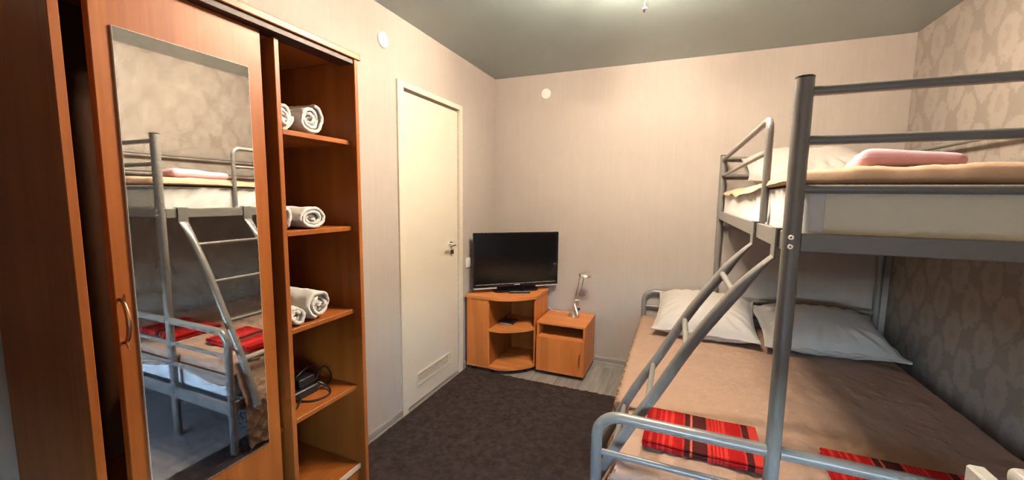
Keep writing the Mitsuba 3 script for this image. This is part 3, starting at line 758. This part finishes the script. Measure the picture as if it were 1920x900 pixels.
def bedspread():
    # profile across the bed: floor - left side - top - right side
    zt = 0.478
    prof = fillet([(1.302, 0.016), (1.328, zt), (2.778, zt), (2.780, 0.33)], 0.04, 10) if 0 else None
    pts = fillet([(1.300, 0, 0.016), (1.336, 0, zt), (2.776, 0, zt), (2.778, 0, 0.36)], 0.035, 8)
    d = np.r_[0, np.cumsum(np.linalg.norm(np.diff(pts, axis=0), axis=1))]
    S = np.linspace(0, d[-1], 230)
    X, Z = np.interp(S, d, pts[:, 0]), np.interp(S, d, pts[:, 2])
    side = S < 0.42
    # profile along the bed: head - foot - drop
    ft = fillet([(0, -0.060, 0), (0, -2.022, 0), (0, -2.026, -0.095)], 0.03, 6)
    dl_ = np.r_[0, np.cumsum(np.linalg.norm(np.diff(ft, axis=0), axis=1))]
    Tt = np.linspace(0, dl_[-1], 270)
    Yf, Zf = np.interp(Tt, dl_, ft[:, 1]), np.interp(Tt, dl_, ft[:, 2])
    P = np.zeros((len(S), len(Tt), 3))
    P[..., 0] = X[:, None]
    P[..., 1] = Yf[None]
    P[..., 2] = Z[:, None]
    k = np.clip((S - 0.43) / 0.06, 0, 1)[:, None]         # the drop at the foot fades out where the side hangs
    hang = 1 - k
    drop = Zf[None] * (0.75 + 0.5 * meshkit.noise(np.stack([S * 5, S * 0, S * 0], -1), 4))[:, None]
    P[..., 2] += k * drop
    P[..., 1] = k * P[..., 1] + hang * (-0.06 - (1.935 + 0.0 * S[:, None]) * (Tt / Tt[-1])[None])
    Sg, Tg = np.meshgrid(S, Tt, indexing='ij')
    q = 0.085                                             # diamond quilting
    a, b = (Sg + Tg) / q, (Sg - Tg) / q
    seam = np.minimum(np.abs(a - np.round(a)), np.abs(b - np.round(b)))
    puff = -0.0048 * np.exp(-(seam / 0.10) ** 2)
    top = np.clip((Z - 0.44) / 0.03, 0, 1)[:, None]
    wr = 0.020 * (meshkit.fbm(np.stack([Sg * 7, Tg * 3.0, Sg * 0], -1), 3, 2) - 0.5) + 0.017 * (meshkit.fbm(np.stack([Sg * 26, Tg * 15, Sg * 0 + 4], -1), 3, 9) - 0.5)
    foot = np.clip((Tg - 1.75) / 0.3, 0, 1)
    wr = wr * (0.55 + 1.0 * foot)
    P[..., 2] += top * (wr + puff * (0.35 + 0.65 * foot))
    swing = 0.020 * (meshkit.noise(np.stack([Sg * 2, Tg * 7, Sg * 0], -1), 6) - 0.5) * np.clip((0.40 - Z) / 0.3, 0, 1)[:, None]
    left = (X < 1.6)[:, None]
    P[..., 0] += np.where(left, -np.abs(swing) * 0 + swing * 0.5 + hang * (puff * 2.2 + 0.010 * (meshkit.fbm(np.stack([Sg * 16, Tg * 13, Sg * 0], -1), 3, 12) - 0.5)), 0)
    need = ladder_x(np.clip(P[..., 2], 0.255, 0.6)) + 0.026       # pressed in where the ladder leans on the bed
    near = np.clip((P[..., 1] + 2.10) / 0.08, 0, 1) * np.clip((-1.49 - P[..., 1]) / 0.08, 0, 1)
    push = np.maximum(need - P[..., 0], 0) * near * (3 * near - 2 * near * near) * np.where(P[..., 2] > 0.2, 1, np.clip(P[..., 2] / 0.2, 0, 1))
    P[..., 0] += push
    P[..., 2] -= 0.010 * np.clip(push / 0.04, 0, 1)
    P[..., 2] = np.maximum(P[..., 2], np.where(P[..., 0] < 1.48, 0.022, 0.0))
    fd = (1 - hang) * np.clip((Tg - 1.98) / 0.05, 0, 1)
    P[..., 1] += fd * (0.008 * (meshkit.noise(np.stack([Sg * 14, Tg * 6, Sg * 0], -1), 3) - 0.6))
    return solid(P[:, ::-1], 0.006)


solo('bedspread', bedspread(), 'bedspread_tan', 'tan quilted bedspread over the lower bed, hanging to the floor on the ladder side', 'bedspread', smooth=True)
solo('pillow', pillow((0.635, 0.53), 0.225, (1.762, -0.328, 0.600), tilt=math.radians(15), yaw=math.radians(-3), seed=3), 'pillow_white', 'white pillow on the lower bed nearer the ladder', 'pillow', smooth=True)
solo('pillow', pillow((0.69, 0.54), 0.205, (2.415, -0.345, 0.590), tilt=math.radians(13), yaw=math.radians(2), seed=8, flange=0.09), 'pillow_white', 'white pillow on the lower bed in the shade against the right wall', 'pillow', smooth=True)


def folded(x0, x1, y0, y1, z0, t, layers, seed, skew=0.03):
    """A cloth folded flat into a few layers."""
    ms = []
    for k in range(layers):
        j = 0.006 * (rng.random(4) - 0.5)
        m = rounded_block(x0 + j[0], x1 + j[1], y0 + j[2], y1 + j[3], z0 + k * t, z0 + (k + 1) * t - 0.0006, t * 0.48, 0.02, 0.0015, seed + k)
        v = np.array(m.vertices)
        v[:, 0] += skew * (v[:, 1] - (y0 + y1) / 2) * 1.0
        v[:, 2] += 0.004 * (meshkit.noise(np.stack([v[:, 0] * 8, v[:, 1] * 8, v[:, 0] * 0], 1), seed))
        m.vertices = v
        ms.append(m)
    return cat(*ms)


solo('folded_cloth', folded(1.484, 1.880, -1.860, -1.602, 0.4825, 0.0105, 3, 3), 'red_stripes', 'folded red striped cloth with maroon bands, left of the near bed post', 'cloth', 'folded red striped cloths on the lower bed', smooth=True)
solo('folded_cloth', folded(2.075, 2.475, -1.920, -1.645, 0.4825, 0.0105, 3, 8), 'red_stripes_dimmer', 'folded red striped cloth in the shade on the right half of the lower bed', 'cloth', 'folded red striped cloths on the lower bed', smooth=True)

um = thing('mattress', 'mattress of the upper bunk, seen end-on between the grey rails', 'mattress')
obj('core', rounded_block(XP + 0.030, XR - 0.028, YF + 0.018, YB - 0.035, 1.2935, 1.432, 0.016, 0.05, 0.002, 3), 'mattress_cover', um, True)


def upper_sheet():
    """The white sheet: over the ladder side of the upper mattress, tucked round its foot corner."""
    n, m = 150, 60
    x_s, y_e = XP + 0.026, YF + 0.0145
    path = fillet([(x_s + 0.045, y_e, 0), (x_s, y_e, 0), (x_s, YB - 0.03, 0)], 0.018, 8)
    d = np.r_[0, np.cumsum(np.linalg.norm(np.diff(path, axis=0), axis=1))]
    S = np.r_[np.linspace(0, 0.1, 30), np.linspace(0.105, d[-1], n - 30)]
    X, Y = np.interp(S, d, path[:, 0]), np.interp(S, d, path[:, 1])
    t = np.linspace(0, 1, m)
    P = np.zeros((n, m, 3))
    Sg, Tg = np.meshgrid(S, t, indexing='ij')
    P[..., 0] = X[:, None] + 0 * Tg
    P[..., 1] = Y[:, None] + 0 * Tg
    P[..., 2] = 1.297 + 0.142 * Tg
    diag = Sg * 34 - Tg * 3.2
    fold = 0.009 * (0.5 + 0.5 * np.sin(diag * 2.1 + 4 * meshkit.noise(np.stack([Sg * 4, Tg * 2, Sg * 0], -1), 4))) * np.exp(-Sg / 0.9) + 0.006 * meshkit.fbm(np.stack([Sg * 9, Tg * 2.2, Sg * 0], -1), 3, 5)
    out = np.where(S > 0.05, -1.0, 0.0)[:, None]
    P[..., 0] += out * fold * np.clip((S - 0.05) / 0.05, 0, 1)[:, None]
    P[..., 1] += -0.35 * fold * np.clip((0.06 - S) / 0.03, 0, 1)[:, None]
    return solid(P, 0.003)


us = upper_sheet()
us.fix_normals()
obj('sheet', us, 'sheet_white', um, True, label='white creased sheet over the ladder side of the mattress')


def upper_blanket():
    """A thick tan blanket laid over the upper mattress, its edges rounded and uneven."""
    n, m = 100, 190
    u, v = np.meshgrid(np.linspace(0, 1, n), np.linspace(0, 1, m), indexing='ij')
    x0, x1, y0, y1 = XP + 0.004, XR - 0.026, YF + 0.020, YB - 0.04
    X, Y = x0 + (x1 - x0) * u, y0 + (y1 - y0) * v
    e = np.minimum(np.minimum(X - x0, x1 - X), np.minimum(Y - y0, y1 - Y))
    rnd = np.sqrt(np.clip(1 - (1 - np.clip(e / 0.05, 0, 1)) ** 2, 0, 1))
    thick = 0.016 + 0.034 * np.clip((-1.0 - Y) / 0.8, 0, 1) * np.clip(0.55 + 0.6 * u, 0, 1) + 0.010 * meshkit.fbm(np.stack([X * 7, Y * 5, X * 0], -1), 3, 3)
    thick += 0.013 * (meshkit.fbm(np.stack([X * 24, Y * 16, X * 0], -1), 3, 5) - 0.4)
    zb = 1.443 + 0.004 * meshkit.noise(np.stack([X * 6, Y * 6, X * 0], -1), 2)
    dipl = 0.026 * np.clip(1 - (X - x0) / 0.035, 0, 1) * np.clip((Y + 1.75) / 0.5, 0, 1) * (0.4 + meshkit.noise(np.stack([X * 0, Y * 6, X * 0], -1), 9))
    jx = -0.010 * (meshkit.noise(np.stack([X * 0, Y * 9, X * 0], -1), 7)) * (u < 0.02)
    top = np.stack([X + jx, Y, zb + thick * (0.28 + 0.72 * rnd) - dipl], -1)
    bot = np.stack([X + jx, Y, zb + thick * 0.20 * (1 - rnd) - dipl], -1)
    V = np.vstack([top.reshape(-1, 3), bot.reshape(-1, 3)])
    F = [grid_faces(n, m), grid_faces(n, m, n * m, True)]
    idx = np.arange(n * m).reshape(n, m)
    for ed, rev in ((idx[0], False), (idx[-1], True), (idx[:, 0], True), (idx[:, -1], False)):
        p, q = ed[:-1], ed[1:]
        s = np.vstack([np.stack([p, q, q + n * m], 1), np.stack([p, q + n * m, p + n * m], 1)])
        F.append(s[:, ::-1] if rev else s)
    return trimesh.Trimesh(V, np.vstack(F), process=False)


solo('blanket', upper_blanket(), 'blanket_tan', 'thick tan blanket spread over the upper bunk mattress', 'blanket', smooth=True)
solo('pillow', pillow((0.68, 0.50), 0.19, (2.285, -0.325, 1.600), tilt=math.radians(20), yaw=math.radians(-2), seed=14), 'pillow_white', 'white pillow on the upper bunk at the back wall', 'pillow', smooth=True)
pk = folded(2.075, 2.310, -1.880, -1.500, 1.494, 0.056, 1, 21, 0.22)
pv = np.array(pk.vertices)
pv[:, 2] -= (pv[:, 2] - 1.494) * np.clip((pv[:, 0] - 2.06) / 0.30, 0, 1) * 0.45
pv[:, 2] += 0.010 * (meshkit.fbm(pv * [11, 11, 0], 3, 2) - 0.5) * (pv[:, 2] > 1.515)
pk.vertices = pv
solo('folded_blanket', pk, 'pink_cloth', 'folded pink blanket lying on the tan blanket of the upper bunk', 'blanket', smooth=True)

# ------------------------------------------------------------------ white airer in the near right corner (only the ends of its bars show)
ch = thing('clothes_airer', 'white airer of which two blunt bar ends poke in at the bottom right corner', 'clothes airer')
ZA = 1.0
obj('bar', bx(1.991, 2.0135, -3.10, -2.529, ZA - 0.035, ZA, 0.003), 'white_paint', ch)
obj('bar', rounded_block(2.047, 2.0800, -3.10, -2.505, ZA - 0.03, ZA, 0.012, 0.05), 'white_paint', ch)
for y in (-2.64, -3.06):
    obj('crosspiece', bx(2.0137, 2.0468, y, y + 0.025, ZA - 0.032, ZA - 0.014, 0.002), 'white_paint', ch)
for y in (-2.66, -3.02):
    obj('leg', tube([(2.0022, y, ZA - 0.0355), (1.90, y, 0.001)], 0.010, 14), 'white_paint', ch)
    obj('leg', tube([(2.0635, y, ZA - 0.0305), (2.16, y, 0.001)], 0.010, 14), 'white_paint', ch)

# ------------------------------------------------------------------ ceiling lamp above the frame
cl = thing('ceiling_lamp', 'chrome ceiling lamp whose rod ends in a small ball below the ceiling', 'ceiling lamp')
lx, ly, lz = LAMP
obj('finial', lathe([(0, -0.0105)] + [(0.0105 * math.sin(t), -0.0105 * math.cos(t)) for t in np.linspace(0.15, np.pi - 0.15, 16)] + [(0, 0.0105)], LAMP, 28), 'chrome', cl)
obj('rod', tube([(lx, ly, lz + 0.009), (lx, ly, H - 0.02)], 0.0032, 14), 'chrome', cl)
obj('canopy', lathe([(0, -0.028), (0.03, -0.026), (0.058, -0.012), (0.062, -0.0005), (0, -0.0005)], (lx, ly, H), 36), 'chrome', cl)
obj('hub', lathe([(0, -0.02), (0.016, -0.018), (0.02, 0), (0.016, 0.018), (0, 0.02)], (lx, ly, 2.33), 28), 'chrome', cl)
for k in range(5):
    a = math.radians(72 * k + 18)
    cx_, cy_ = lx + 0.21 * math.cos(a), ly + 0.21 * math.sin(a)
    arm = obj('arm', tube(fillet([(lx, ly, 2.33), (lx + 0.12 * math.cos(a), ly + 0.12 * math.sin(a), 2.306), (cx_, cy_, 2.320)], 0.04), 0.0055, 12), 'chrome', cl)
    sh = obj('shade', lathe([(0, 0), (0.018, 0.002), (0.030, 0.016), (0.037, 0.038), (0.038, 0.052), (0.033, 0.068), (0, 0.070)], (cx_, cy_, 2.320), 28), 'frosted_shade', arm)
    obj('shade_cap', lathe([(0, 0.0705), (0.046, 0.0705), (0.047, 0.073), (0.044, 0.082), (0.012, 0.088), (0, 0.088)], (cx_, cy_, 2.320), 28), 'chrome', arm)
    scene[sh]['emitter'] = {'type': 'area', 'radiance': {'type': 'rgb', 'value': list(LAMP_RADIANCE)}}
